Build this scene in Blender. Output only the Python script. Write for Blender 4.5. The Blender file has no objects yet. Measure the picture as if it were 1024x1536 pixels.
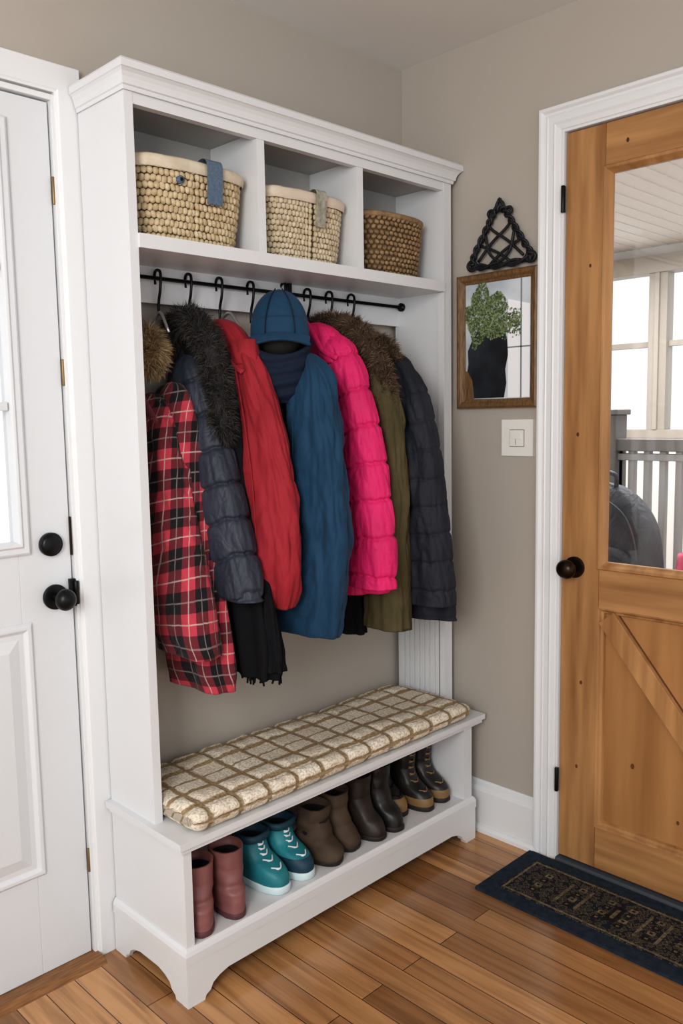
import bpy, bmesh, math, random
import numpy as np
from mathutils import Vector, Matrix, noise
random.seed(7)
sc=bpy.context.scene
sc.view_settings.view_transform='Standard'
try: sc.view_settings.look='Medium High Contrast'
except Exception: sc.view_settings.look='None'
sc.view_settings.exposure=0.06

# ------------------------------------------------------------ materials
def M(name,col,rough=.5,col2=None,scale=20,stretch=(1,1,1),bump=0,bscale=150,bstretch=None,metal=0,sheen=0,detail=4,lo=.35,hi=.65,coat=0,rot=(0,0,0),spec=.5,wrk=0,wscale=22):
    m=bpy.data.materials.new(name); m.use_nodes=True; nt=m.node_tree; b=nt.nodes['Principled BSDF']
    b.inputs['Base Color'].default_value=(*col,1); b.inputs['Roughness'].default_value=rough; b.inputs['Metallic'].default_value=metal
    b.inputs['Specular IOR Level'].default_value=spec
    if sheen: b.inputs['Sheen Weight'].default_value=sheen
    if coat: b.inputs['Coat Weight'].default_value=coat; b.inputs['Coat Roughness'].default_value=.15
    tc=nt.nodes.new('ShaderNodeTexCoord')
    def nz(sca,st,det,dist=0):
        mp=nt.nodes.new('ShaderNodeMapping'); mp.inputs['Scale'].default_value=st; mp.inputs['Rotation'].default_value=rot
        n=nt.nodes.new('ShaderNodeTexNoise'); n.inputs['Scale'].default_value=sca; n.inputs['Detail'].default_value=det; n.inputs['Distortion'].default_value=dist
        nt.links.new(tc.outputs['Object'],mp.inputs[0]); nt.links.new(mp.outputs[0],n.inputs['Vector']); return n
    if col2 is not None:
        n=nz(scale,stretch,detail); r=nt.nodes.new('ShaderNodeValToRGB')
        r.color_ramp.elements[0].position=lo; r.color_ramp.elements[1].position=hi
        r.color_ramp.elements[0].color=(*col,1); r.color_ramp.elements[1].color=(*col2,1)
        nt.links.new(n.outputs['Fac'],r.inputs[0]); nt.links.new(r.outputs[0],b.inputs['Base Color'])
    bp=None
    if wrk:
        n=nz(wscale,(1,1,.62),4,1.3); bp=nt.nodes.new('ShaderNodeBump'); bp.inputs['Strength'].default_value=wrk; bp.inputs['Distance'].default_value=.02
        nt.links.new(n.outputs['Fac'],bp.inputs['Height']); nt.links.new(bp.outputs[0],b.inputs['Normal'])
    if bump:
        n=nz(bscale,bstretch or (1,1,1),3); b2=nt.nodes.new('ShaderNodeBump'); b2.inputs['Strength'].default_value=bump; b2.inputs['Distance'].default_value=.004
        nt.links.new(n.outputs['Fac'],b2.inputs['Height'])
        if bp: nt.links.new(bp.outputs[0],b2.inputs['Normal'])
        nt.links.new(b2.outputs[0],b.inputs['Normal'])
    return m

# ------------------------------------------------------------ mesh builder
class MB:
    def __init__(s,name): s.name=name; s.v=[]; s.f=[]; s.m=[]; s.uv=[]; s.mats=[]; s.sm=[]
    def mi(s,mat):
        if mat not in s.mats: s.mats.append(mat)
        return s.mats.index(mat)
    def face(s,idx,mat,uv=None,smooth=False):
        s.f.append(tuple(idx)); s.m.append(s.mi(mat)); s.uv.append(uv); s.sm.append(smooth)
    def box(s,x0,x1,y0,y1,z0,z1,mat):
        if x0>x1:x0,x1=x1,x0
        if y0>y1:y0,y1=y1,y0
        if z0>z1:z0,z1=z1,z0
        b=len(s.v); s.v+=[(x,y,z) for z in(z0,z1) for y in(y0,y1) for x in(x0,x1)]
        for q in((0,2,3,1),(4,5,7,6),(0,1,5,4),(2,6,7,3),(0,4,6,2),(1,3,7,5)): s.face([b+i for i in q],mat)
    def prism(s,poly,axis,a0,a1,mat):
        n=len(poly); b=len(s.v)
        def P(a,p):
            if axis=='x': return (a,p[0],p[1])
            if axis=='y': return (p[0],a,p[1])
            return (p[0],p[1],a)
        s.v+=[P(a0,p) for p in poly]+[P(a1,p) for p in poly]
        s.face([b+i for i in range(n)][::-1],mat); s.face([b+n+i for i in range(n)],mat)
        for i in range(n):
            j=(i+1)%n; s.face((b+i,b+j,b+n+j,b+n+i),mat)
    def grid(s,rings,mat,closed=True,uvs=None,smooth=True,capa=False,capb=False):
        b=len(s.v); R=len(rings); N=len(rings[0])
        for r in rings: s.v+=[tuple(p) for p in r]
        for i in range(R-1):
            for j in range(N if closed else N-1):
                k=(j+1)%N
                uv=None
                if uvs: 
                    uv=[uvs[i][j],uvs[i][j+1],uvs[i+1][j+1],uvs[i+1][j]]
                s.face((b+i*N+j,b+i*N+k,b+(i+1)*N+k,b+(i+1)*N+j),mat,uv,smooth)
        if capa: s.face([b+j for j in range(N)][::-1],mat,None,smooth)
        if capb: s.face([b+(R-1)*N+j for j in range(N)],mat,None,smooth)
    def sweep(s,pts,r,mat,n=8,sub=6,closed=False,flat=1.0):
        P=cr(pts,sub,closed); rr=r if callable(r) else (lambda t:r)
        R=[];prev=Vector((0.3,0.5,0.81)).normalized();L=len(P)
        for i,p in enumerate(P):
            a=P[(i-1)%L] if closed or i>0 else P[0]; c=P[(i+1)%L] if closed or i<L-1 else P[-1]
            t=(Vector(c)-Vector(a)).normalized(); u=(prev-t*prev.dot(t))
            if u.length<1e-4: u=t.orthogonal()
            u.normalize(); w=t.cross(u); prev=u; q=rr(i/(L-1))
            R.append([Vector(p)+u*math.cos(2*math.pi*k/n)*q+w*math.sin(2*math.pi*k/n)*q*flat for k in range(n)])
        if closed:R.append(R[0])
        s.grid(R,mat,capa=not closed,capb=not closed)
    def ell(s,c,r,mat,n=16,m=10,rot=None):
        R=[]
        for i in range(m+1):
            t=math.pi*i/m; 
            ring=[]
            for j in range(n):
                a=2*math.pi*j/n; st=max(math.sin(t),.001)
                p=Vector((r[0]*st*math.cos(a),r[1]*st*math.sin(a),r[2]*math.cos(t)))
                if rot: p=rot@p
                ring.append(Vector(c)+p)
            R.append(ring)
        s.grid(R,mat)
    def cyl(s,c0,c1,r,mat,n=24,r2=None):
        a=Vector(c0);b_=Vector(c1);t=(b_-a).normalized();u=t.orthogonal().normalized();w=t.cross(u)
        f=lambda c,q:[c+u*math.cos(2*math.pi*k/n)*q+w*math.sin(2*math.pi*k/n)*q for k in range(n)]
        s.grid([f(a,r),f(b_,r if r2 is None else r2)],mat,smooth=True,capa=True,capb=True)
    def done(s,bevel=0,seg=2,parent=None,recalc=True,auto=None):
        me=bpy.data.meshes.new(s.name); me.from_pydata([tuple(v) for v in s.v],[],s.f)
        for m in s.mats: me.materials.append(m)
        me.polygons.foreach_set('material_index',s.m); me.polygons.foreach_set('use_smooth',s.sm)
        if any(u is not None for u in s.uv):
            ul=me.uv_layers.new(name='UVMap'); 
            for p,u in zip(me.polygons,s.uv):
                if u is not None:
                    for li,q in zip(p.loop_indices,u): ul.data[li].uv=q
        if recalc:
            bm=bmesh.new(); bm.from_mesh(me); bmesh.ops.recalc_face_normals(bm,faces=bm.faces); bm.to_mesh(me); bm.free()
        o=bpy.data.objects.new(s.name,me); bpy.context.collection.objects.link(o)
        if bevel:
            md=o.modifiers.new('bv','BEVEL'); md.width=bevel; md.segments=seg; md.limit_method='ANGLE'; md.angle_limit=.7; md.harden_normals=False
        if parent: o.parent=parent
        return o
def cr(pts,sub,closed=False):
    P=[np.array(p,float) for p in pts]; n=len(P); out=[]
    rng=range(n) if closed else range(n-1)
    for i in rng:
        p0=P[(i-1)%n] if closed or i>0 else 2*P[0]-P[1]; p1=P[i]; p2=P[(i+1)%n]; p3=P[(i+2)%n] if closed or i<n-2 else 2*P[-1]-P[-2]
        for k in range(sub):
            t=k/sub; out.append(.5*((2*p1)+(-p0+p2)*t+(2*p0-5*p1+4*p2-p3)*t*t+(-p0+3*p1-3*p2+p3)*t**3))
    if not closed: out.append(P[-1])
    return out
def sgn(a,e): return math.copysign(abs(a)**e,a)
def nv(*a): return noise.noise(Vector(a))

# ------------------------------------------------------------ colours
wallm=M('wall_paint',(.43,.39,.345),.85,bump=.03,bscale=60)
ceilm=M('ceiling_paint',(.74,.73,.71),.9)
white=M('white_paint',(.69,.70,.715),.36,bump=.02,bscale=40)
cubby=M('cubby_grey_and_bench_shade',(.40,.39,.375),.5)  # grey for recess panels; on the bench back it stands in for shade
white2=M('trim_white',(.73,.74,.75),.35)
sunwhite=M('sunroom_white',(.82,.82,.80),.6)
cream=M('cream_frame',(.40,.36,.31),.5)
black=M('black_metal',(.012,.012,.013),.35,metal=.6)
bronze=M('oil_bronze',(.03,.016,.010),.3,metal=.8)
brass=M('aged_brass',(.28,.19,.09),.45,metal=.9)
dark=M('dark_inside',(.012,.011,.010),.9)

# ------------------------------------------------------------ shell
Xc=1.315;H=2.385
w=MB('wall_back')
w.box(-2.6,-.70,0,.1,0,H,wallm); w.box(-.70,.132,0,.1,2.02,H,wallm); w.box(.132,Xc+.1,0,.1,0,H,wallm); w.done()
w=MB('wall_right')
w.box(Xc,Xc+.1,-.578,0,0,H,wallm); w.box(Xc,Xc+.1,-1.412,-.578,2.065,H,wallm); w.box(Xc,Xc+.1,-3.4,-1.412,0,H,wallm); w.done()
w=MB('ceiling'); w.box(-2.6,Xc+.1,-3.4,.1,H,H+.05,ceilm); w.done()
# floor
fm=bpy.data.materials.new('hardwood_floor'); fm.use_nodes=True; nt=fm.node_tree; b=nt.nodes['Principled BSDF']
tc=nt.nodes.new('ShaderNodeTexCoord'); mp=nt.nodes.new('ShaderNodeMapping'); mp.inputs['Rotation'].default_value=(0,0,math.radians(90)); mp.inputs['Location'].default_value=(.31,.02,0)
br=nt.nodes.new('ShaderNodeTexBrick'); br.offset=.37; br.offset_frequency=2; br.inputs['Scale'].default_value=1
br.inputs['Brick Width'].default_value=.9; br.inputs['Row Height'].default_value=.070; br.inputs['Mortar Size'].default_value=.0012; br.inputs['Mortar Smooth'].default_value=.2
br.inputs['Color1'].default_value=(.50,.275,.125,1); br.inputs['Color2'].default_value=(.19,.083,.033,1); br.inputs['Mortar'].default_value=(.05,.023,.010,1); br.inputs['Bias'].default_value=-.18
nt.links.new(tc.outputs['Object'],mp.inputs[0]); nt.links.new(mp.outputs[0],br.inputs['Vector'])
mp2=nt.nodes.new('ShaderNodeMapping'); mp2.inputs['Scale'].default_value=(26,1.5,1)
n1=nt.nodes.new('ShaderNodeTexNoise'); n1.inputs['Scale'].default_value=1.6; n1.inputs['Detail'].default_value=8; n1.inputs['Distortion'].default_value=.9
nt.links.new(tc.outputs['Object'],mp2.inputs[0]); nt.links.new(mp2.outputs[0],n1.inputs['Vector'])
rp=nt.nodes.new('ShaderNodeValToRGB'); rp.color_ramp.elements[0].position=.3; rp.color_ramp.elements[0].color=(.66,.60,.55,1); rp.color_ramp.elements[1].position=.6; rp.color_ramp.elements[1].color=(1.1,1.08,1.05,1)
nt.links.new(n1.outputs['Fac'],rp.inputs[0])
mx=nt.nodes.new('ShaderNodeMixRGB'); mx.blend_type='MULTIPLY'; mx.inputs[0].default_value=1
nt.links.new(br.outputs['Color'],mx.inputs[1]); nt.links.new(rp.outputs[0],mx.inputs[2]); nt.links.new(mx.outputs[0],b.inputs['Base Color'])
b.inputs['Roughness'].default_value=.2; b.inputs['Specular IOR Level'].default_value=.6
nf=nt.nodes.new('ShaderNodeTexNoise'); nf.inputs['Scale'].default_value=7; nt.links.new(tc.outputs['Object'],nf.inputs['Vector'])
bu=nt.nodes.new('ShaderNodeBump'); bu.inputs['Strength'].default_value=.25; bu.inputs['Distance'].default_value=.002; bu.invert=True
bu0=nt.nodes.new('ShaderNodeBump'); bu0.inputs['Strength'].default_value=.12; bu0.inputs['Distance'].default_value=.01; nt.links.new(nf.outputs['Fac'],bu0.inputs['Height'])
nt.links.new(br.outputs['Fac'],bu.inputs['Height']); nt.links.new(bu0.outputs[0],bu.inputs['Normal']); nt.links.new(bu.outputs[0],b.inputs['Normal'])
w=MB('floor'); w.box(-2.6,3.7,-3.4,1.35,-.06,0,fm); w.done()

# baseboards
w=MB('baseboard_right')
w.prism([(Xc,0),(Xc-.030,0),(Xc-.029,.012),(Xc-.022,.02),(Xc-.016,.022),(Xc-.016,.130),(Xc-.014,.136),(Xc-.009,.142),(Xc-.008,.155),(Xc-.004,.162),(Xc,.162)],'y',-.514,-.0,white2); w.done(.001)
w=MB('baseboard_back'); w.prism([(0,0),(-.016,0),(-.016,.132),(-.009,.142),(-.006,.16),(0,.162)],'x',.198,Xc-.032,white2); w.done(.001)

# mitred door casing
def casing(w,axis,c,sg,o0,o1,zt,prof,mat):
    s=1 if o1>o0 else -1
    rings=[]
    for q,h in prof:
        pl=[(o0+s*q,0),(o0+s*q,zt-q),(o1-s*q,zt-q),(o1-s*q,0)]
        rings.append([((a,c-h,z) if axis=='y' else (c-h,a,z)) for a,z in pl])
    w.grid(rings,mat,closed=False,smooth=False)
cp=[(0,0),(0,.020),(.003,.024),(.010,.024),(.013,.021),(.016,.017),(.022,.0165),(.025,.0185),(.029,.0165),(.043,.0155),(.047,.018),(.051,.0155),(.058,.014),(.063,.013),(.066,.008),(.066,0)]
cpf=[(0,0),(0,.016),(.002,.018),(.058,.018),(.061,.015),(.066,.013),(.066,0)]
t=MB('trim_1'); casing(t,'y',0,1,.197,-.766,2.090,[(q*.93,h) for q,h in cpf],white2)
t.box(.1285,.137,-.010,.1,0,2.024,white2); t.box(-.706,.1285,-.010,.1,2.012,2.024,white2); t.box(-.71,-.701,-.010,.1,0,2.012,white2)
t.done(.0008)
dw=M('door_white',(.66,.675,.695),.32)
d=MB('door_1')
gx0,gx1,gz0,gz1=-.575,.0,1.04,1.93
d.box(-.698,gx0,.0,.04,.014,2.008,dw); d.box(gx1,.124,.0,.04,.014,2.008,dw)
d.box(gx0,gx1,0,.04,gz1,2.008,dw); d.box(gx0,gx1,0,.04,.014,gz0,dw)
def frame(mb,x0,x1,z0,z1,prof,y,mat,cap=False):
    mb.grid([[(x0+q,y-h,z0+q),(x1-q,y-h,z0+q),(x1-q,y-h,z1-q),(x0+q,y-h,z1-q)] for q,h in prof],mat,smooth=False,capb=cap)
frame(d,gx0-.026,gx1+.026,gz0-.026,gz1+.026,[(0,.0),(0,.007),(.005,.010),(.016,.009),(.020,.014),(.026,.013),(.029,.008),(.031,-.01)],0,dw)
for z in (1.344,1.642): d.box(gx0+.006,gx1-.006,-.006,.03,z-.009,z+.009,dw)
for x in (-.19,-.385): d.box(x-.009,x+.009,-.0055,.0295,gz0+.006,gz1-.006,dw)
for (a,b2) in ((-.60,-.31),(-.27,.022)):
    frame(d,a,b2,.256,.858,[(0,.0005),(.006,.008),(.014,.008),(.022,.0005),(.034,.001),(.06,.009),(.062,.009)],0,dw,True)
d.cyl((.074,-.0,1.031),(.074,-.012,1.031),.027,black,32); d.cyl((.074,-.012,1.031),(.074,-.017,1.031),.024,black,32,.018)
d.cyl((.079,0,.908),(.079,-.01,.908),.029,black,32); d.cyl((.079,-.01,.908),(.079,-.04,.908),.011,black)
d.ell((.079,-.055,.908),(.024,.021,.025),black,24,14)
d.box(.114,.128,-.012,.0,.88,.945,black); d.cyl((.1265,-.015,.885),(.1265,-.015,.94),.006,black)
for z in (1.82,1.42): d.cyl((.1265,-.005,z-.03),(.1265,-.005,z+.03),.0028,brass)
d.cyl((.1265,-.005,.22),(.1265,-.005,.28),.0028,brass); d.box(.1225,.1265,-.006,0,1.0,1.09,bronze)
gl=bpy.data.materials.new('window_glass'); gl.use_nodes=True; nt=gl.node_tree
tr=nt.nodes.new('ShaderNodeBsdfTransparent'); gs=nt.nodes.new('ShaderNodeBsdfGlossy'); gs.inputs['Roughness'].default_value=.02; ms=nt.nodes.new('ShaderNodeMixShader'); ms.inputs[0].default_value=.05
nt.links.new(tr.outputs[0],ms.inputs[1]); nt.links.new(gs.outputs[0],ms.inputs[2]); nt.links.new(ms.outputs[0],nt.nodes['Material Output'].inputs[0])
d.box(gx0,gx1,.015,.018,gz0,gz1,gl)
d.done(.0012)
thr=M('threshold_wood',(.16,.07,.025),.4,(.30,.14,.05),6,(3,40,1),bump=.1)
t=MB('door_threshold'); t.prism([(-.055,0),(.04,0),(.04,.013),(-.035,.013)],'x',-.70,.136,thr); t.done(.001)
slate=M('slate_threshold',(.05,.06,.075),.6)
t=MB('door_threshold'); t.prism([(Xc-.022,0),(Xc+.1,0),(Xc+.1,.012),(Xc-.016,.012)],'y',-1.41,-.584,slate); t.done(.001)

# ------------------------------------------------------------ wood door (right)
def wood(name,st,rot=(0,0,0),k=1.0): return M(name,(.48*k,.262*k,.112*k),.36,(.23*k,.105*k,.038*k),2.0,st,bump=.06,bscale=4,bstretch=st,detail=9,lo=.33,hi=.80,rot=rot,spec=.35)
wv=wood('oak_vertical',(14,14,1.1)); wh=wood('oak_horizontal',(14,1.1,14)); wd=wood('oak_diagonal',(14,14,1.1),(math.radians(-38),0,0),1.1)
panelw=M('oak_panel',(.46,.24,.095),.4,(.29,.135,.048),1.6,(9,9,.8),bump=.05,bscale=4,bstretch=(14,14,1),detail=6,lo=.3,hi=.75,spec=.35)
joint_and_shade=M('oak_joint_and_shade',(.12,.045,.014),.6)  # dark joint lines, also the painted shadow rim of the brace
knot=M('knot',(.07,.025,.008),.5,(.16,.06,.02),60)
t=MB('trim_2')
casing(t,'x',Xc,1,-.510,-1.480,2.131,cp,white2)
t.box(Xc-.010,Xc+.1,-.5835,-.5765,0,2.0665,white2); t.box(Xc-.010,Xc+.1,-1.4145,-.5835,2.0595,2.0665,white2); t.box(Xc-.010,Xc+.1,-1.4145,-1.408,0,2.0595,white2)
t.done(.0008)
d=MB('door_2')
X0,X1=Xc+.0,Xc+.04
y0,y1=-.586,-1.405; s0=-.70; s1=-1.29
d.box(X0,X1,y0,s0,.016,2.056,wv); d.box(X0,X1,s1,y1,.016,2.056,wv)
d.box(X0,X1,s0,s1,1.945,2.056,wh); d.box(X0,X1,s0,s1,.77,.885,wh); d.box(X0,X1,s0,s1,.016,.14,wh)
d.box(X0+.018,X1-.01,s0,s1,.14,.77,panelw)
for (za,zb) in ((.016,.139),(.775,.88),(1.952,2.056)): d.box(X0-.0004,X0+.002,s0-.0008,s0+.0008,za,zb,joint_and_shade)
def brace(ya,za,yb,zb,wd_,x0,x1,mat):
    v=Vector((yb-ya,zb-za)); n=Vector((-v.y,v.x)).normalized()*wd_/2
    d.prism([(ya+n.x,za+n.y),(yb+n.x,zb+n.y),(yb-n.x,zb-n.y),(ya-n.x,za-n.y)],'x',x0,x1,mat)
brace(-.724,.748,-1.20,.155,.056,X0-.003,X0+.02,wd)
brace(-.725,.747,-1.199,.156,.060,X0+.012,X0+.0178,joint_and_shade)  # dark rim painted round the brace in place of its shadow
def frameX(mb,ya,yb,z0,z1,prof,x,mat):
    mb.grid([[(x+h,ya-q,z0+q),(x+h,yb+q,z0+q),(x+h,yb+q,z1-q),(x+h,ya-q,z1-q)] for q,h in prof],mat,smooth=False)
frameX(d,s0,s1,.14,.77,[(-.002,-.001),(.002,.0),(.006,.007),(.012,.009),(.015,.0178)],X0,wv)
frameX(d,s0,s1,.885,1.945,[(-.006,-.0),(-.003,-.005),(.004,-.004),(.010,.004),(.016,.010),(.016,.020)],X0,wv)
d.box(X0+.018,X0+.022,s0,s1,.885,1.945,gl)
for (yy,zz,r) in ((-.66,1.70,.005),(-.63,1.25,.006),(-.65,.55,.006),(-.80,.34,.008),(-.93,.22,.006),(-.64,.30,.006),(-.76,2.0,.006)):
    xk=X0-.0004 if (yy>-.7 or zz>.8) else X0+.0176
    R=[[(xk,yy+r*s_*math.cos(a)*.7,zz+r*s_*math.sin(a)) for a in [k*math.pi/8 for k in range(16)]] for s_ in (1,.1)]
    d.grid(R,knot,capb=True)
d.cyl((X0,-.627,.879),(X0-.008,-.627,.879),.030,bronze,28); d.cyl((X0-.008,-.627,.879),(X0-.035,-.627,.879),.010,bronze)
d.ell((X0-.05,-.627,.879),(.02,.029,.027),bronze,24,14)
for z in (1.883,.25): d.cyl((X0-.018,-.586,z-.035),(X0-.018,-.586,z+.035),.0055,black); d.box(X0-.014,X0-.0105,-.59,-.579,z-.035,z+.035,black)
d.done(.0015)

# ------------------------------------------------------------ sunroom beyond the glass door
w=MB('wall_sunroom')
sx=3.6
w.box(sx,sx+.1,-1.7,1.3,0,1.19,sunwhite); w.box(sx,sx+.1,-1.7,1.3,2.05,2.5,sunwhite)
w.box(Xc+.1,sx+.1,1.25,1.35,0,2.3,sunwhite)
w.done()
w=MB('ceiling_sunroom'); w.box(Xc+.1,sx+.1,-1.7,1.35,2.17,2.22,sunwhite)
for i in range(36): w.box(Xc+.12,sx,-1.6+i*.08,-1.595+i*.08,2.166,2.17,sunwhite)
w.done()
w=MB('window_1')
w.box(sx-.04,sx+.06,-1.7,1.25,1.17,1.215,cream); w.box(sx-.05,sx+.06,-1.7,1.25,2.03,2.12,cream)
for k in range(-5,4):
    y=.20+.37*k; w.box(sx-.03,sx+.05,y-.05,y+.05,1.215,2.03,cream); w.box(sx-.045,sx-.03,y-.012,y+.012,1.215,2.03,cream)
w.box(sx,sx+.03,-1.7,1.25,1.650,1.680,cream)
w.done(.002)
railm=M('railing_grey',(.20,.19,.18),.6); balm=M('baluster_grey',(.42,.42,.41),.6)
w=MB('porch_railing')
w.box(2.18,2.25,-1.6,.12,1.165,1.21,railm); w.box(2.19,2.24,-1.6,.12,1.13,1.155,balm); w.box(2.19,2.24,-1.6,.12,.10,.14,balm)
for i in range(28): y=-1.56+i*.06; w.box(2.2,2.23,y,y+.024,.14,1.165,balm)
w.box(2.17,2.26,-.30,-.24,0,1.30,railm); w.box(2.16,2.27,-.31,-.23,1.30,1.32,railm)
for q in (-1.6,.08): w.box(2.17,2.26,q,q+.05,0,1.25,railm)
w.done(.003)
tb=M('table_paint',(.25,.24,.23),.6)
w=MB('side_table'); w.box(1.75,2.15,-.85,-.1,.60,.635,tb)
for x in (1.78,2.09):
    for y in (-.83,-.15): w.box(x,x+.035,y,y+.035,0,.6,tb)
w.box(1.79,2.11,-.82,-.13,.53,.6,tb); w.done(.003)
packm=M('backpack_nylon',(.045,.050,.060),.6,(.085,.09,.105),9,bump=.25,bscale=300,wrk=.5)
seam=M('backpack_seam',(.13,.135,.145),.6)
w=MB('backpack')
R=[]
for i in range(33):
    t=i/32; z=.637+.43*t; f=(1-max(0,(t-.5)/.5)**2.4)**.5 if t>.5 else (.93+.07*math.sin(t/.5*1.57))
    f=max(f,.05)
    if t<.05: f*=.8+4*t
    ring=[]
    for j in range(40):
        a=2*math.pi*j/40; n_=nv(math.cos(a)*2,math.sin(a)*2,z*9)*.014
        ring.append((1.95+(.085*f+n_)*sgn(math.cos(a),.7),-.405+(.185*f+n_)*sgn(math.sin(a),.75)+.03*t,z))
    R.append(ring)
w.grid(R,packm,capa=True,capb=True)
R=[]
for i in range(17):
    t=i/16; z=.66+.20*t; f=math.sin(math.pi*min(1,max(0.02,t*.9+.1)))**.35 if t<1 else .1
    R.append([(1.875+.045*f*sgn(math.cos(2*math.pi*j/24),.7),-.41+.14*f*sgn(math.sin(2*math.pi*j/24),.7),z) for j in range(24)])
w.grid(R,packm,capa=True,capb=True)
w.sweep([(1.868,-.545,.76),(1.866,-.53,.88),(1.878,-.48,.97),(1.89,-.38,1.02),(1.89,-.30,1.0),(1.878,-.25,.9)],.0025,seam,6)
w.sweep([(1.868,-.49,.68),(1.845,-.42,.80),(1.868,-.36,.93)],.007,seam,8,flat=.4)
w.sweep([(1.93,-.43,1.05),(1.93,-.425,1.095),(1.93,-.36,1.10),(1.93,-.35,1.05)],.008,packm,8)
w.done()
pinkb=M('pink_cloth',(.75,.03,.16),.7,(.9,.2,.3),8)
w=MB('pink_tote_bag')
R=[]
for i in range(17):
    t=i/16; z=.636+.20*t; f=1-.25*t
    R.append([(1.98+.06*f*sgn(math.cos(2*math.pi*j/28),.6)+.008*math.sin(5*j),-.70+.085*f*sgn(math.sin(2*math.pi*j/28),.6),z) for j in range(28)])
w.grid(R,pinkb,capa=True,capb=True)
w.sweep([(1.98,-.745,.83),(1.98,-.735,.88),(1.98,-.665,.88),(1.98,-.655,.83)],.005,sunwhite,6); w.done()

# ------------------------------------------------------------ hall tree
h=MB('hall_tree')
L0,L1,R0,R1=.186,.207,1.250,1.286; YF=-.215; YB=-.0215
h.box(L0,L1,YF,YB,.39,2.0,white); h.box(R0,R1,YF,YB,.39,2.0,white)
h.box(R0-.004,R0+.001,YF-.003,YF+.02,.391,1.675,white)
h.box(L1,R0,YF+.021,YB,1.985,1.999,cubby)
h.box(L1,R0,YF+.001,YF+.02,1.970,1.999,white)
h.box(L1,R0,YF-.006,YB,1.676,1.706,white)
h.box(.543,.566,YF+.003,YB-.007,1.706,1.985,white); h.box(.884,.908,YF+.003,YB-.007,1.706,1.985,white)
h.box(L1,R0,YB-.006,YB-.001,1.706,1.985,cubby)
h.box(L1,R0,YB-.012,YB-.001,1.59,1.676,white)
prof=[(.0012,1.993),(.005,1.993),(.006,2.001),(.010,2.003),(.011,2.009),(.013,2.016),(.018,2.024),(.024,2.029),(.027,2.030),(.027,2.044),(.023,2.049),(0,2.050)]
h.grid([[(L0-q*.7,YF-q,z),(min(R1+q,Xc-.002),YF-q,z),(min(R1+q,Xc-.002),YB,z),(L0-q*.7,YB,z)] for q,z in prof],white,smooth=False,capb=True)
for i in range(9):
    y=YB-.012-i*.021
    if y-.017>YF+.002: h.box(R0-.004,R0+.001,y-.017,y,.392,.93,white)
h.box(R0-.006,R0+.001,YF+.018,YB,.93,.945,white)
BF=-.325
h.box(.170,1.291,BF-.014,YB,.374,.390,white); h.box(.178,1.285,BF-.007,YB-.002,.362,.3745,white)
h.box(.186,.207,BF,YB,.10,.362,white); h.box(1.203,1.24,BF,YB,.10,.362,white)
h.box(.207,1.203,BF+.001,YB,.115,.135,white)
h.box(.207,1.203,YB-.008,YB-.001,.135,.362,cubby)  # bench back: shade behind the boots put into the panel colour
mq=[(.001,.101),(.010,.101),(.010,.122),(.007,.130),(.002,.1365),(-.004,.1368)]
h.grid([[(.186-q,YB,z),(.186-q,BF-q,z),(1.24+q,BF-q,z),(1.24+q,YB,z)] for q,z in mq],white,smooth=False,closed=False)
def skirt(a,b2):
    ar=[(a,0),(a+.046,0),(a+.050,.010),(a+.062,.016),(a+.070,.030),(a+.088,.040),(a+.115,.047)]
    al=[(a+b2-p,q) for p,q in ar][::-1]
    return ar+al+[(b2,.104),(a,.104)]
h.prism(skirt(.178,1.248),'y',BF-.008,BF+.012,white)
h.prism(skirt(BF-.0055,YB),'x',.1787,.198,white); h.prism(skirt(BF-.0055,YB),'x',1.228,1.2473,white)
h.sweep([(L1,-.05,1.647),(R0,-.05,1.647)],.0048,black,12,1)
for x in (L1+.003,R0-.003): h.cyl((x-.004,-.05,1.647),(x+.004,-.05,1.647),.013,black)
h.box(.775,.785,-.055,-.03,1.64,1.676,black)
h.done(.0016)

# ------------------------------------------------------------ cushion
cm=bpy.data.materials.new('woven_cushion'); cm.use_nodes=True; nt=cm.node_tree; b=nt.nodes['Principled BSDF']; b.inputs['Roughness'].default_value=.95
uvn=nt.nodes.new('ShaderNodeTexCoord'); CW,CH=.086,.065
nzd=nt.nodes.new('ShaderNodeTexNoise'); nzd.inputs['Scale'].default_value=40
va=nt.nodes.new('ShaderNodeVectorMath'); va.operation='MULTIPLY_ADD'; va.inputs[1].default_value=(.013,.013,0)
nt.links.new(uvn.outputs['UV'],nzd.inputs['Vector']); nt.links.new(nzd.outputs['Color'],va.inputs[0]); nt.links.new(uvn.outputs['UV'],va.inputs[2])
br=nt.nodes.new('ShaderNodeTexBrick'); br.offset=0; br.inputs['Scale'].default_value=1; br.inputs['Brick Width'].default_value=CW; br.inputs['Row Height'].default_value=CH
br.inputs['Mortar Size'].default_value=.010; br.inputs['Mortar Smooth'].default_value=.5
br.inputs['Color1'].default_value=(.80,.735,.63,1); br.inputs['Color2'].default_value=(.72,.645,.53,1); br.inputs['Mortar'].default_value=(.34,.25,.145,1)
nt.links.new(va.outputs[0],br.inputs['Vector'])
n2=nt.nodes.new('ShaderNodeTexNoise'); n2.inputs['Scale'].default_value=170; n2.inputs['Detail'].default_value=3; nt.links.new(uvn.outputs['UV'],n2.inputs['Vector'])
rp=nt.nodes.new('ShaderNodeValToRGB'); rp.color_ramp.elements[0].position=.33; rp.color_ramp.elements[0].color=(.66,.62,.56,1); rp.color_ramp.elements[1].position=.56; rp.color_ramp.elements[1].color=(1.08,1.08,1.08,1); nt.links.new(n2.outputs['Fac'],rp.inputs[0])
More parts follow.
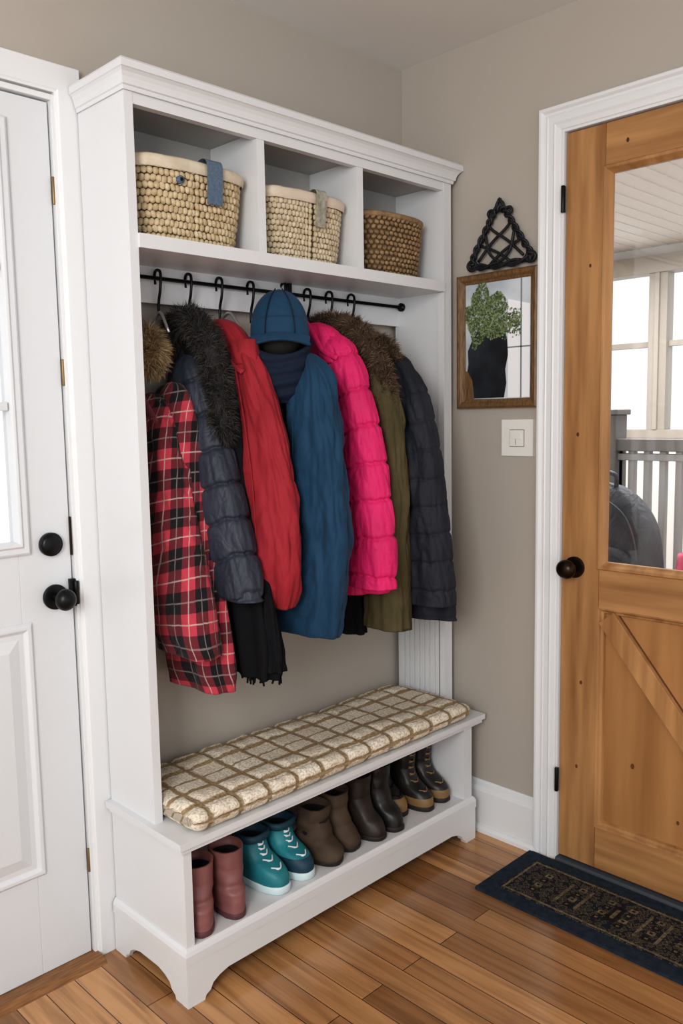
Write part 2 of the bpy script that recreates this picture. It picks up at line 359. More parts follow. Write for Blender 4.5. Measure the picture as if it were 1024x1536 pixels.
mx=nt.nodes.new('ShaderNodeMixRGB'); mx.blend_type='MULTIPLY'; mx.inputs[0].default_value=1; nt.links.new(br.outputs['Color'],mx.inputs[1]); nt.links.new(rp.outputs[0],mx.inputs[2]); nt.links.new(mx.outputs[0],b.inputs['Base Color'])
bu=nt.nodes.new('ShaderNodeBump'); bu.inputs['Strength'].default_value=.7; bu.inputs['Distance'].default_value=.004; nt.links.new(n2.outputs['Fac'],bu.inputs['Height']); nt.links.new(bu.outputs[0],b.inputs['Normal'])
c=MB('bench_cushion')
cx0,cx1=.211,1.222; yc=-.186; hy=.158; zc=.4205; hz=.029
NX,NS=300,160
sec=[]
for j in range(NS):
    a=2*math.pi*j/NS+math.pi/2; sec.append((hy*sgn(math.cos(a),.35),hz*sgn(math.sin(a),.5)))
acc=[0]
for j in range(NS): 
    p=sec[j];q=sec[(j+1)%NS]; acc.append(acc[-1]+math.hypot(p[0]-q[0],p[1]-q[1]))
R=[];U=[]
for i in range(NX+1):
    x=cx0+(cx1-cx0)*i/NX; e=min(i,NX-i)/NX*(cx1-cx0); f=1 if e>.028 else math.sqrt(max(.02,1-(1-e/.028)**2))
    ring=[];uu=[]
    for j in range(NS):
        u=x; v=acc[j]+.01
        wob=.006*nv(x*7,v*7,2)
        fu=((u+wob)/CW)%1; fv=((v+wob)/CH)%1; g=min(min(fu,1-fu)*CW,min(fv,1-fv)*CH)
        dz=-.008*math.exp(-(g/.012)**2)+.003*math.exp(-(g/.004)**2)+.003*nv(x*12,v*12,1)+.0015*nv(x*70,v*70,5)
        y,z=sec[j]; l=math.hypot(y/hy**2,z/hz**2); nx_,nz_=(y/hy**2)/l,(z/hz**2)/l
        if abs(y)<hy*.93: nx_,nz_=0,math.copysign(1,z)
        if z<0 and abs(y)<hy*.9: dz=0
        sag=.006*nv(x*4,y*5,3)
        ring.append((x,yc+y*(.9+.1*f)+nx_*dz,max(.3905,zc+z*(.35+.65*f)+nz_*dz+(sag if z>0 else 0))))
        uu.append((u,v))
    uu.append((x,acc[NS]+.01)); R.append(ring);U.append(uu)
c.grid(R,cm,uvs=U,capa=True,capb=True); c.done()

# ------------------------------------------------------------ baskets
def basket(name,cx,cy,z0,z1,hwb,hwt,hdb,hdt,rows,cols,m1,m2,rim,pw,lump=1.0,band=None):
    k=MB(name)
    def prm(t,a,grow=0):
        hw=hwb+(hwt-hwb)*t**.8+grow; hd=hdb+(hdt-hdb)*t**.8+grow
        return cx+hw*sgn(math.cos(a),pw), cy+hd*sgn(math.sin(a),pw)
    R=[[(*prm(0,2*math.pi*j/48,-.01),z0+.001) for j in range(48)]]
    for i in range(9): R.append([(*prm(i/8,2*math.pi*j/48,-.004),z0+(z1-z0)*i/8) for j in range(48)])
    for i in range(8,-1,-1): R.append([(*prm(i/8,2*math.pi*j/48,-.010),z0+.006+(z1-z0-.006)*i/8) for j in range(48)])
    k.grid(R,m2,capa=True,capb=True)
    A=[2*math.pi*i/720 for i in range(721)]
    for r in range(rows):
        t=(r+.5)/rows; z=z0+(z1-z0)*t; pts=[prm(t,a) for a in A]; ac=[0]
        for i in range(720): ac.append(ac[-1]+math.dist(pts[i],pts[i+1]))
        i=0; rh=(z1-z0)/rows
        for cI in range(cols):
            s=(cI+(.5 if r%2 else 0))/cols*ac[-1]
            while i<719 and ac[i+1]<s: i+=1
            p=pts[i]; q=pts[(i+1)%720]; tx=Vector((q[0]-p[0],q[1]-p[1],0)).normalized(); 
            w_=ac[-1]/cols; tilt=Matrix.Rotation((.45 if r%2 else -.45)+random.uniform(-.15,.15),3,Vector((tx.y,-tx.x,0)))
            X=tilt@tx; Nn=Vector((tx.y,-tx.x,0)); Z=X.cross(Nn)
            rot=Matrix((X,Nn,Z)).transposed()
            k.ell((p[0],p[1],z+random.uniform(-.001,.001)),(w_*.62*lump,.0058*random.uniform(.85,1.2),rh*.56*lump),m1,7,5,rot)
    k.sweep([(*prm(1,2*math.pi*j/28),z1+.002) for j in range(28)],.0085,rim,8,3,closed=True)
    if band:
        R=[]
        for dz,gr_ in ((-.016,.0065),(-.014,.0085),(-.002,.010),(.008,.008),(.013,.001),(.011,-.008),(-.01,-.012)):
            R.append([(*prm(1+dz*2,2*math.pi*j/72,gr_+.0012*nv(j*.7,dz*40,cx)),z1+dz+.0015*nv(j*.33,2,cx)) for j in range(72)])
        k.grid(R,band)
    return k,prm
straw=M('seagrass',(.64,.53,.36),.8,(.44,.33,.19),60,bump=.3,bscale=300)
straw2=M('seagrass_light',(.66,.57,.42),.8,(.48,.39,.26),60,bump=.3,bscale=300)
straw3=M('wicker_brown',(.36,.24,.125),.7,(.19,.115,.055),60,bump=.3,bscale=300)
liner=M('linen_liner',(.68,.60,.48),.9,(.56,.48,.36),30,bump=.25,bscale=400)
liner2=M('canvas_liner',(.70,.60,.50),.9,(.61,.52,.42),20,bump=.2,bscale=400)
shad=M('basket_inner',(.16,.11,.06),.9)
denim=M('denim_tab',(.085,.13,.19),.85,(.13,.18,.25),200,bump=.3,bscale=500)
tag=M('canvas_tag',(.42,.40,.33),.9,(.25,.24,.19),90,bump=.2,bscale=400)
def tab(k,x0,x1,cy,hd,z1,drop,mat,tilt=0,th=.003):
    R=[(cy-hd+.03,z1+.004),(cy-hd+.012,z1+.016),(cy-hd-.006,z1+.018),(cy-hd-.017,z1+.006),(cy-hd-.014,z1-drop*.4),(cy-hd-.008,z1-drop)]
    P=cr(R,4)
    rings=[[(x0+tilt*i,p[0],p[1]),(x1+tilt*i,p[0],p[1]),(x1+tilt*i,p[0]-th,p[1]),(x0+tilt*i,p[0]-th,p[1])] for i,p in enumerate(P)]
    k.grid(rings,mat,smooth=False,capa=True,capb=True)
k,prm=basket('woven_basket',.376,-.117,1.7065,1.874,.128,.152,.070,.084,11,62,straw,shad,liner,.55,band=liner)
tab(k,.385,.427,-.117,.084,1.877,.080,denim,.0005)
k.cyl((.325,-.199,1.838),(.325,-.212,1.838),.0085,denim,16); k.cyl((.325,-.20,1.838),(.325,-.2135,1.838),.004,black,12)
k.done()
k,prm=basket('woven_basket',.728,-.115,1.7065,1.868,.120,.141,.070,.082,12,62,straw2,shad,liner,.5,band=liner2)
tab(k,.735,.768,-.115,.082,1.870,.075,tag)
k.done()
k,prm=basket('woven_basket',1.079,-.115,1.7065,1.868,.118,.138,.070,.082,12,40,straw3,shad,straw3,.72,.80)
k.done()

# ------------------------------------------------------------ garments
def garment(mb,path,mat,N=64,M=170,puff=0,plen=.1,fold=0,foldk=6,wr=.006,seed=0,cap=.04,pw=.85,hem=True,rdg=.35):
    P=cr(path,14); P=np.array(P); s=[0]
    for i in range(1,len(P)): s.append(s[-1]+np.linalg.norm(P[i,:3]-P[i-1,:3]))
    L=s[-1]; S=np.linspace(0,L,M+1); Q=np.array([[np.interp(q,s,P[:,k]) for k in range(5)] for q in S])
    R=[];U=[]
    for i in range(M+1):
        x,y,z,rx,ry=Q[i]; q=S[i]; f=math.sqrt(max(.0025,1-(1-min(q/cap,1))**2)); a_=Q[max(i-2,0)]; b_=Q[min(i+2,M)]
        T=Vector(b_[:3])-Vector(a_[:3]); T.normalize()
        ring=[];uu=[]
        for j in range(N):
            a=2*math.pi*j/N; ca,sa=math.cos(a),math.sin(a); ex,ey=sgn(ca,pw),sgn(sa,pw); m=f
            ss=q+ry*ey*T.y+rx*ex*T.x
            d=0
            if puff:
                s2=ss+.007*nv(ca*2,sa*2,seed+q*4); u=(s2/plen)%1; ds=min(u,1-u)*plen
                d+=puff*(math.sin(math.pi*u)**.45*.45-.6*math.exp(-(ds/.0048)**2))
                pk_=math.exp(-(ds/.022)**2); d+=.0026*pk_*nv(ca*8+seed,sa*8,round(s2/plen)*3.1)+.0015*pk_*nv(ca*17+seed,sa*17,round(s2/plen)*3.1)
            if fold: d+=fold*(.25+.75*(q/L))*math.sin(foldk*a+2.5*nv(q*4,seed,0)+seed)
            if wr:
                n1=nv(ca*1.2+seed,sa*1.2+q*1.5,q*3.0); n2=nv(ca*1.5+seed*2+q*2.2,sa*1.5-q*3,q*4.5+seed); n4=nv(ca*3.2+seed*1.7-q*4,sa*3.2+q*4,q*7+seed)
                n6=nv(ca*2.6+seed*3.1-q*3.5,sa*2.6-q*4,q*5.5+seed*.7); n3=nv(ca*8,sa*8,q*24+seed); n5=nv(ca*16,sa*16,q*60+seed)
                d+=wr*(n1*.8+abs(n2)*.9-.2+n4*.5-rdg*(1-min(1,abs(n6)*3.2))**2+n3*.18+n5*.07)
            d*=min(1,f*1.2)
            ring.append((x+rx*ex*m+ca*d,y+ry*ey*m+sa*d,z)); uu.append((a*(ry+rx)/2*1.1,ss))
        uu.append((2*math.pi*(ry+rx)/2*1.1,uu[0][1])); R.append(ring);U.append(uu)
    last=R[-1]; c_=Vector(Q[-1][:3])
    if hem:
        for sc_,dz in ((.93,.002),(.88,.02),(.8,.06)):
            R.append([tuple(c_+(Vector(p)-c_)*sc_+Vector((0,0,dz))) for p in last]); U.append(U[-1])
    mb.grid(R,mat,uvs=U,capb=True)
def fur(mb,path,n,length,mats,droop=.5,wd_=.0009,core=None,k_core=.8):
    P=[tuple(p) for p in cr(path,10)]
    if core: mb.sweep([p[:3] for p in P[::4]],lambda t:k_core*P[min(len(P)-1,int(t*(len(P)-1)))][3],core,12,2)
    for _ in range(n):
        p=P[random.randrange(len(P)-1)]
        dv=Vector((random.gauss(0,1),random.gauss(0,1),random.gauss(0,1))).normalized()
        base=Vector(p[:3])+dv*p[3]*.65
        cl=Vector((nv(base.x*45,base.y*45,base.z*45),nv(base.x*45+9,base.y*45,base.z*45),nv(base.x*45,base.y*45+9,base.z*45)))*1.1
        l=length*random.uniform(.5,1.15); d1=(dv*.9+cl+Vector((random.gauss(0,.22),random.gauss(0,.22),random.gauss(0,.22)))).normalized()
        mid=base+d1*l*.5; tip=mid+(d1+cl*.5+Vector((random.gauss(0,.2),random.gauss(0,.2),-droop))).normalized()*l*.55
        for pt in (base,mid,tip): pt.y=min(pt.y,-.004)
        w_=d1.cross(Vector((random.gauss(0,1),random.gauss(0,1),random.gauss(0,1)))).normalized()*wd_
        b0=len(mb.v); mb.v+=[base-w_,base+w_,mid+w_*.8,mid-w_*.8,tip]; mt=random.choice(mats)
        mb.face((b0,b0+1,b0+2,b0+3),mt); mb.face((b0+3,b0+2,b0+4),mt)
def hanger(mb,x,z1=1.56,yb=-.05):
    zr=1.647
    mb.sweep([(x+.004,yb+.017,zr-.012),(x+.003,yb+.018,zr+.004),(x,yb+.006,zr+.0185),(x,yb-.011,zr+.0155),(x-.002,yb-.017,zr-.002),(x-.002,yb-.013,zr-.03),(x,yb-.002,zr-.055),(x,yb,z1)],.0037,black,8,5)
wire=M('hanger_wire',(.55,.55,.55),.3,metal=.8)
def shoulders(mb,x,y0,y1,z): mb.sweep([(x,y0,z-.03),(x,(y0+y1)/2-.0,z),(x,y1,z-.05)],.004,wire,8,5)

# plaid material
pm=bpy.data.materials.new('plaid_flannel'); pm.use_nodes=True; nt=pm.node_tree; b=nt.nodes['Principled BSDF']; b.inputs['Roughness'].default_value=.95; b.inputs['Sheen Weight'].default_value=.1; b.inputs['Specular IOR Level'].default_value=.2
uvn=nt.nodes.new('ShaderNodeTexCoord'); sp=nt.nodes.new('ShaderNodeSeparateXYZ'); nt.links.new(uvn.outputs['UV'],sp.inputs[0])
def mth(op,a,b_=None):
    n=nt.nodes.new('ShaderNodeMath'); n.operation=op
    for i,v in enumerate((a,b_)):
        if v is None: continue
        if isinstance(v,(int,float)): n.inputs[i].default_value=v
        else: nt.links.new(v,n.inputs[i])
    return n.outputs[0]
def stripes(sock,period):
    fr=mth('FRACT',mth('DIVIDE',sock,period))
    band=mth('LESS_THAN',mth('ABSOLUTE',mth('SUBTRACT',fr,.3)),.25)
    ln=mth('LESS_THAN',mth('ABSOLUTE',mth('SUBTRACT',fr,.80)),.018)
    ln2=mth('LESS_THAN',mth('ABSOLUTE',mth('SUBTRACT',fr,.3)),.018)
    return band,ln,ln2
bu_,lu,lu2=stripes(sp.outputs[0],.086); bv_,lv,lv2=stripes(sp.outputs[1],.096)
dk=mth('MULTIPLY',mth('ADD',bu_,bv_),.5)
def mixc(f,c1,c2):
    n=nt.nodes.new('ShaderNodeMixRGB'); nt.links.new(f,n.inputs[0])
    for i,c_ in ((1,c1),(2,c2)):
        if isinstance(c_,tuple): n.inputs[i].default_value=c_
        else: nt.links.new(c_,n.inputs[i])
    return n.outputs[0]
rp=nt.nodes.new('ShaderNodeValToRGB'); rp.color_ramp.interpolation='CONSTANT'
e=rp.color_ramp.elements; e[0].color=(.46,.055,.08,1); e[1].position=.4; e[1].color=(.14,.024,.032,1); e2=e.new(.9); e2.color=(.016,.014,.017,1)
nt.links.new(dk,rp.inputs[0])
c1=mixc(mth('MULTIPLY',mth('MAXIMUM',lu,lv),.55),rp.outputs[0],(.58,.48,.45,1))
c1=mixc(mth('MULTIPLY',mth('MAXIMUM',lu2,lv2),.45),c1,(.36,.30,.29,1))
nt.links.new(c1,b.inputs['Base Color'])
nn=nt.nodes.new('ShaderNodeTexNoise'); nn.inputs['Scale'].default_value=350; bb=nt.nodes.new('ShaderNodeBump'); bb.inputs['Strength'].default_value=.35; bb.inputs['Distance'].default_value=.003
nw=nt.nodes.new('ShaderNodeTexNoise'); nw.inputs['Scale'].default_value=18; nw.inputs['Distortion'].default_value=1.2; bw=nt.nodes.new('ShaderNodeBump'); bw.inputs['Strength'].default_value=.35; bw.inputs['Distance'].default_value=.02
nt.links.new(uvn.outputs['Object'],nw.inputs['Vector']); nt.links.new(nw.outputs['Fac'],bw.inputs['Height']); nt.links.new(bw.outputs[0],bb.inputs['Normal'])
nt.links.new(uvn.outputs['UV'],nn.inputs['Vector']); nt.links.new(nn.outputs['Fac'],bb.inputs['Height']); nt.links.new(bb.outputs[0],b.inputs['Normal'])

navy=M('navy_nylon',(.028,.034,.050),.55,(.042,.049,.070),12,bump=.18,bscale=90,spec=.35,wrk=.28,wscale=34)
blackc=M('black_cotton',(.010,.010,.012),.95,bump=.2,bscale=200,spec=.15)
redc=M('red_shell',(.33,.024,.036),.75,(.27,.018,.028),8,bump=.2,bscale=200,sheen=.05,spec=.25,wrk=.22,wscale=13)
bluec=M('blue_shell',(.016,.060,.118),.75,(.011,.046,.092),8,bump=.22,bscale=200,sheen=.05,spec=.25,wrk=.22,wscale=13)
navy2=M('navy_fleece',(.017,.024,.045),.95,bump=.3,bscale=250,spec=.15)
pinkc=M('pink_nylon',(.72,.028,.165),.62,(.62,.022,.135),10,bump=.2,bscale=90,spec=.28,wrk=.28,wscale=30)
olive=M('olive_canvas',(.105,.088,.045),.9,(.078,.065,.032),10,bump=.3,bscale=200,spec=.2,wrk=.25,wscale=14)
dnavy=M('midnight_down',(.013,.016,.024),.7,(.020,.023,.033),10,bump=.2,bscale=90,spec=.35,wrk=.3)
tanf=[M('fur_tan_a',(.46,.32,.17),.9),M('fur_tan_b',(.28,.18,.085),.9),M('fur_tan_c',(.60,.47,.30),.9)]
blf=[M('fur_black_a',(.016,.014,.014),.8),M('fur_black_b',(.034,.031,.030),.8),M('fur_grey_c',(.08,.070,.062),.8)]
brf=[M('fur_brown_a',(.12,.075,.045),.9),M('fur_brown_b',(.055,.034,.020),.9),M('fur_brown_c',(.22,.15,.095),.9)]

# plaid
g=MB('plaid_jacket'); hanger(g,.358); shoulders(g,.352,-.03,-.10,1.565)
garment(g,[(.365,-.085,1.40,.03,.05),(.37,-.095,1.30,.035,.07),(.372,-.11,1.1,.04,.085),(.372,-.135,.9,.045,.105),(.37,-.15,.74,.045,.115),(.37,-.155,.665,.04,.11)],pm,fold=.009,foldk=5,wr=.007,seed=1.3)
garment(g,[(.325,-.055,1.375,.03,.04),(.322,-.085,1.28,.04,.060),(.32,-.12,1.1,.045,.078),(.315,-.165,.93,.05,.097),(.312,-.185,.82,.048,.108),(.312,-.19,.765,.045,.105)],pm,fold=.005,foldk=4,wr=.012,seed=4.1)
g.sweep([(.300,-.04,1.39),(.288,-.075,1.36),(.292,-.12,1.30)],.011,pm,10,5,flat=.5)
fur(g,[(.325,-.045,1.50,.038),(.318,-.065,1.475,.045),(.315,-.075,1.44,.040)],9000,.029,tanf,.5,core=tanf[1])
g.done()
# navy puffer
g=MB('navy_puffer_coat'); hanger(g,.446); shoulders(g,.446,-.03,-.12,1.57)
garment(g,[(.455,-.10,1.50,.03,.07),(.46,-.11,1.35,.035,.095),(.462,-.13,1.1,.04,.11),(.462,-.18,.9,.04,.125),(.46,-.215,.76,.04,.125),(.46,-.225,.69,.035,.105)],blackc,fold=.010,foldk=9,wr=.006,seed=2.2)
garment(g,[(.43,-.07,1.475,.033,.048),(.425,-.095,1.38,.042,.074),(.42,-.155,1.18,.046,.086),(.417,-.205,1.03,.046,.085),(.414,-.245,.92,.044,.078),(.414,-.252,.885,.042,.074)],navy,puff=.011,plen=.088,wr=.006,seed=3.3,cap=.06,M=260,N=96)
garment(g,[(.462,-.30,.90,.012,.02),(.462,-.305,.8,.02,.03),(.462,-.32,.71,.022,.030)],blackc,fold=.006,foldk=6,wr=.004,seed=5,M=40)
for i in range(22):
    y=-.135-.195*random.random(); x=.462+random.uniform(-.03,.03); g.sweep([(x,y,.71),(x+random.uniform(-.004,.004),y,.69),(x,y+random.uniform(-.006,.006),.680-.012*random.random())],.0026,blackc,5,3)
fur(g,[(.41,-.035,1.50,.031),(.41,-.055,1.54,.031),(.415,-.105,1.545,.034),(.42,-.15,1.50,.036),(.42,-.185,1.42,.035),(.42,-.203,1.33,.030),(.42,-.213,1.265,.019)],18000,.030,blf,.5,core=blf[0])
g.ell((.44,-.10,1.48),(.032,.055,.065),blackc,20,12)
g.done()
# red
g=MB('red_raincoat'); hanger(g,.54); shoulders(g,.54,-.04,-.14,1.575)
garment(g,[(.55,-.12,1.50,.025,.07),(.555,-.13,1.35,.035,.10),(.555,-.16,1.1,.038,.12),(.55,-.18,.95,.038,.12),(.55,-.19,.87,.035,.11)],redc,fold=.006,foldk=6,wr=.007,seed=6)
garment(g,[(.52,-.14,1.50,.03,.045),(.515,-.185,1.40,.042,.07),(.512,-.235,1.22,.046,.090),(.51,-.262,1.05,.047,.090),(.51,-.268,.93,.045,.082),(.51,-.266,.885,.043,.074),(.51,-.264,.852,.037,.060)],redc,wr=.015,fold=.0035,foldk=4,seed=7.7,cap=.06,N=96,rdg=.3)
garment(g,[(.515,-.085,1.56,.020,.020),(.515,-.11,1.53,.03,.04),(.515,-.14,1.48,.034,.055),(.515,-.165,1.44,.036,.058)],redc,wr=.008,seed=8,M=40,cap=.02)
g.sweep([(.486,-.075,1.555),(.476,-.12,1.50),(.474,-.17,1.445),(.480,-.215,1.42)],.008,redc,8,5,flat=.5)
g.sweep([(.468,-.20,1.43),(.463,-.235,1.30),(.461,-.262,1.15),(.461,-.27,1.0)],.0018,redc,6,5)
g.done()
# blue coat
g=MB('blue_coat'); hanger(g,.642)
garment(g,[(.675,-.14,1.47,.028,.07),(.675,-.165,1.35,.035,.11),(.675,-.19,1.1,.038,.13),(.67,-.2,.95,.04,.13),(.67,-.2,.83,.038,.12)],navy2,fold=.005,foldk=6,wr=.006,seed=9)
garment(g,[(.655,-.255,1.47,.033,.042),(.638,-.29,1.38,.043,.068),(.628,-.308,1.20,.05,.092),(.62,-.315,1.03,.052,.098),(.62,-.29,.88,.052,.112),(.62,-.272,.79,.05,.118),(.62,-.27,.768,.046,.110)],bluec,wr=.016,fold=.0045,foldk=4,seed=10.2,cap=.07,N=96,rdg=.3)
g.sweep([(.600,-.25,1.42),(.582,-.272,1.25),(.569,-.27,1.05),(.567,-.235,.85)],.0018,bluec,6,5)
g.done()
# hat with neck gaiter
g=MB('winter_hat_with_neck_gaiter')
hc=Vector((.608,-.204,-.012)); fd=Vector((-.652,-.758,0)); sd=Vector((.758,-.652,0))
g.sweep([(.764,-.033,1.63),(.764,-.031,1.667),(.764,-.05,1.6755),(.755,-.066,1.655),(.72,-.10,1.635),(.66,-.16,1.625)],.0035,black,8,5)
def P3(f,s_,z): return hc+fd*f+sd*s_+Vector((0,0,z))
A40=[2*math.pi*j/40 for j in range(40)]; A48=[2*math.pi*j/48 for j in range(48)]
R=[]
for i in range(27):
    t=i/26; z=1.638-.135*t; r=math.sqrt(max(.001,1-(1-min(t/.8,1))**2.2)); R.append([P3((.058*r)*math.cos(a)+.004*nv(math.cos(a)*2,math.sin(a)*2,z*15),(.073*r)*math.sin(a)+.003*nv(math.sin(a)*3,z*20,1),z+(.014*max(0,math.cos(a)) if i>15 else 0)) for a in A40])
g.grid(R,bluec)
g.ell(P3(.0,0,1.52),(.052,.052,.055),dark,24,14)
for s_ in (-.028,.028): g.sweep([P3(.012,s_*.3,1.638),P3(.042,s_*.8,1.61),P3(.056,s_*1.2,1.565),P3(.057,s_*1.3,1.525)],.0014,navy2,6,5)
def brimp(t,u,o): return P3(.050+.026*t*math.cos(u*1.25)-.012*abs(u)**2+o,.0745*u*(1-.03*t),1.527-.016*t*t-.012*u*u)
us=[-1+2*j/28 for j in range(29)]
g.grid([[brimp(i/8,u,0)+Vector((0,0,.004)) for u in us] for i in range(9)]+[[brimp(1-i/8,u,-.002)-Vector((0,0,.005)) for u in us] for i in range(9)],bluec,closed=False)
g.sweep([brimp(1,u,0) for u in us[::2]],.004,bluec,8,3)
def dip(a): return .038*max(0,math.cos(a))**1.2
R=[]
for i in range(44):
    t=i/43; z=1.512-.155*t; r=1-.45*max(0,(t-.45)/.55)**1.7
    R.append([P3((.064*r+.004*math.sin(t*24+2*math.sin(a)))*math.cos(a)+.016*t,(.079*r+.003*math.sin(t*22+a))*math.sin(a),z-dip(a)*(1-t)) for a in A48])
inner=[[P3(.059*math.cos(a),.073*math.sin(a),1.514-dip(a)) for a in A48],[P3(.050*math.cos(a),.062*math.sin(a),1.505-dip(a)) for a in A48],[P3(.045*math.cos(a),.055*math.sin(a),1.42) for a in A48]]
g.grid(inner[::-1]+R,navy2,capa=True,capb=True)
g.done()
# pink puffer
g=MB('pink_puffer_jacket'); hanger(g,.845)
garment(g,[(.84,-.14,1.52,.03,.08),(.845,-.16,1.38,.038,.11),(.845,-.19,1.15,.04,.13),(.84,-.21,.95,.042,.13),(.84,-.215,.84,.04,.125)],pinkc,puff=.008,plen=.105,wr=.005,seed=11)
garment(g,[(.805,-.185,1.535,.033,.038),(.80,-.235,1.44,.041,.060),(.80,-.292,1.25,.043,.064),(.80,-.316,1.08,.044,.067),(.80,-.326,.95,.045,.074),(.80,-.322,.865,.044,.080)],pinkc,puff=.009,plen=.094,wr=.007,seed=12.5,cap=.05,M=260,N=96)
garment(g,[(.80,-.13,1.565,.026,.030),(.80,-.165,1.53,.034,.048),(.80,-.19,1.48,.04,.058),(.80,-.21,1.45,.04,.055)],pinkc,wr=.008,seed=13,M=60,cap=.03)
g.sweep([(.768,-.12,1.57),(.758,-.16,1.535),(.758,-.20,1.485),(.762,-.25,1.46)],.008,pinkc,8,5,flat=.6)
garment(g,[(.81,-.235,.93,.03,.03),(.81,-.24,.88,.035,.045),(.81,-.245,.835,.035,.045)],pinkc,wr=.004,seed=14,M=30)
g.done()
# olive parka
g=MB('olive_parka'); hanger(g,.93)
garment(g,[(.925,-.14,1.52,.03,.08),(.93,-.17,1.38,.038,.12),(.93,-.18,1.15,.04,.15),(.93,-.185,.95,.042,.155),(.93,-.185,.72,.042,.155)],olive,fold=.006,foldk=6,wr=.006,seed=15)
garment(g,[(.905,-.22,1.46,.03,.05),(.90,-.27,1.35,.04,.062),(.90,-.287,1.15,.043,.066),(.90,-.287,.95,.045,.07),(.90,-.283,.73,.045,.074)],olive,wr=.012,fold=.003,foldk=3,seed=16)
garment(g,[(.865,-.13,1.1,.02,.06),(.865,-.15,.85,.03,.07),(.865,-.165,.705,.03,.07)],blackc,wr=.006,fold=.004,seed=17,M=50)
fur(g,[(.865,-.03,1.55,.026),(.875,-.09,1.568,.030),(.89,-.165,1.553,.033),(.897,-.222,1.515,.034),(.90,-.265,1.455,.035),(.90,-.29,1.38,.031),(.90,-.295,1.315,.022)],19000,.029,brf,.5,core=brf[1])
g.done()
# long dark coat
g=MB('long_dark_puffer_coat'); hanger(g,1.02)
garment(g,[(1.05,-.14,1.50,.03,.08),(1.055,-.17,1.38,.04,.12),(1.06,-.19,1.15,.045,.16),(1.06,-.205,.95,.048,.175),(1.06,-.215,.735,.048,.185)],dnavy,puff=.004,plen=.11,fold=.004,wr=.007,seed=18)
garment(g,[(1.01,-.20,1.48,.035,.05),(1.005,-.265,1.38,.045,.072),(1.0,-.310,1.22,.05,.077),(1.0,-.330,1.05,.052,.080),(1.0,-.343,.90,.052,.086),(1.0,-.346,.79,.05,.087)],dnavy,puff=.005,plen=.075,wr=.009,seed=19.4,cap=.07,M=220,N=96)
fur(g,[(1.0,-.15,1.52,.03),(1.0,-.2,1.50,.03),(1.0,-.235,1.46,.025)],4500,.028,brf,.5)
g.done()

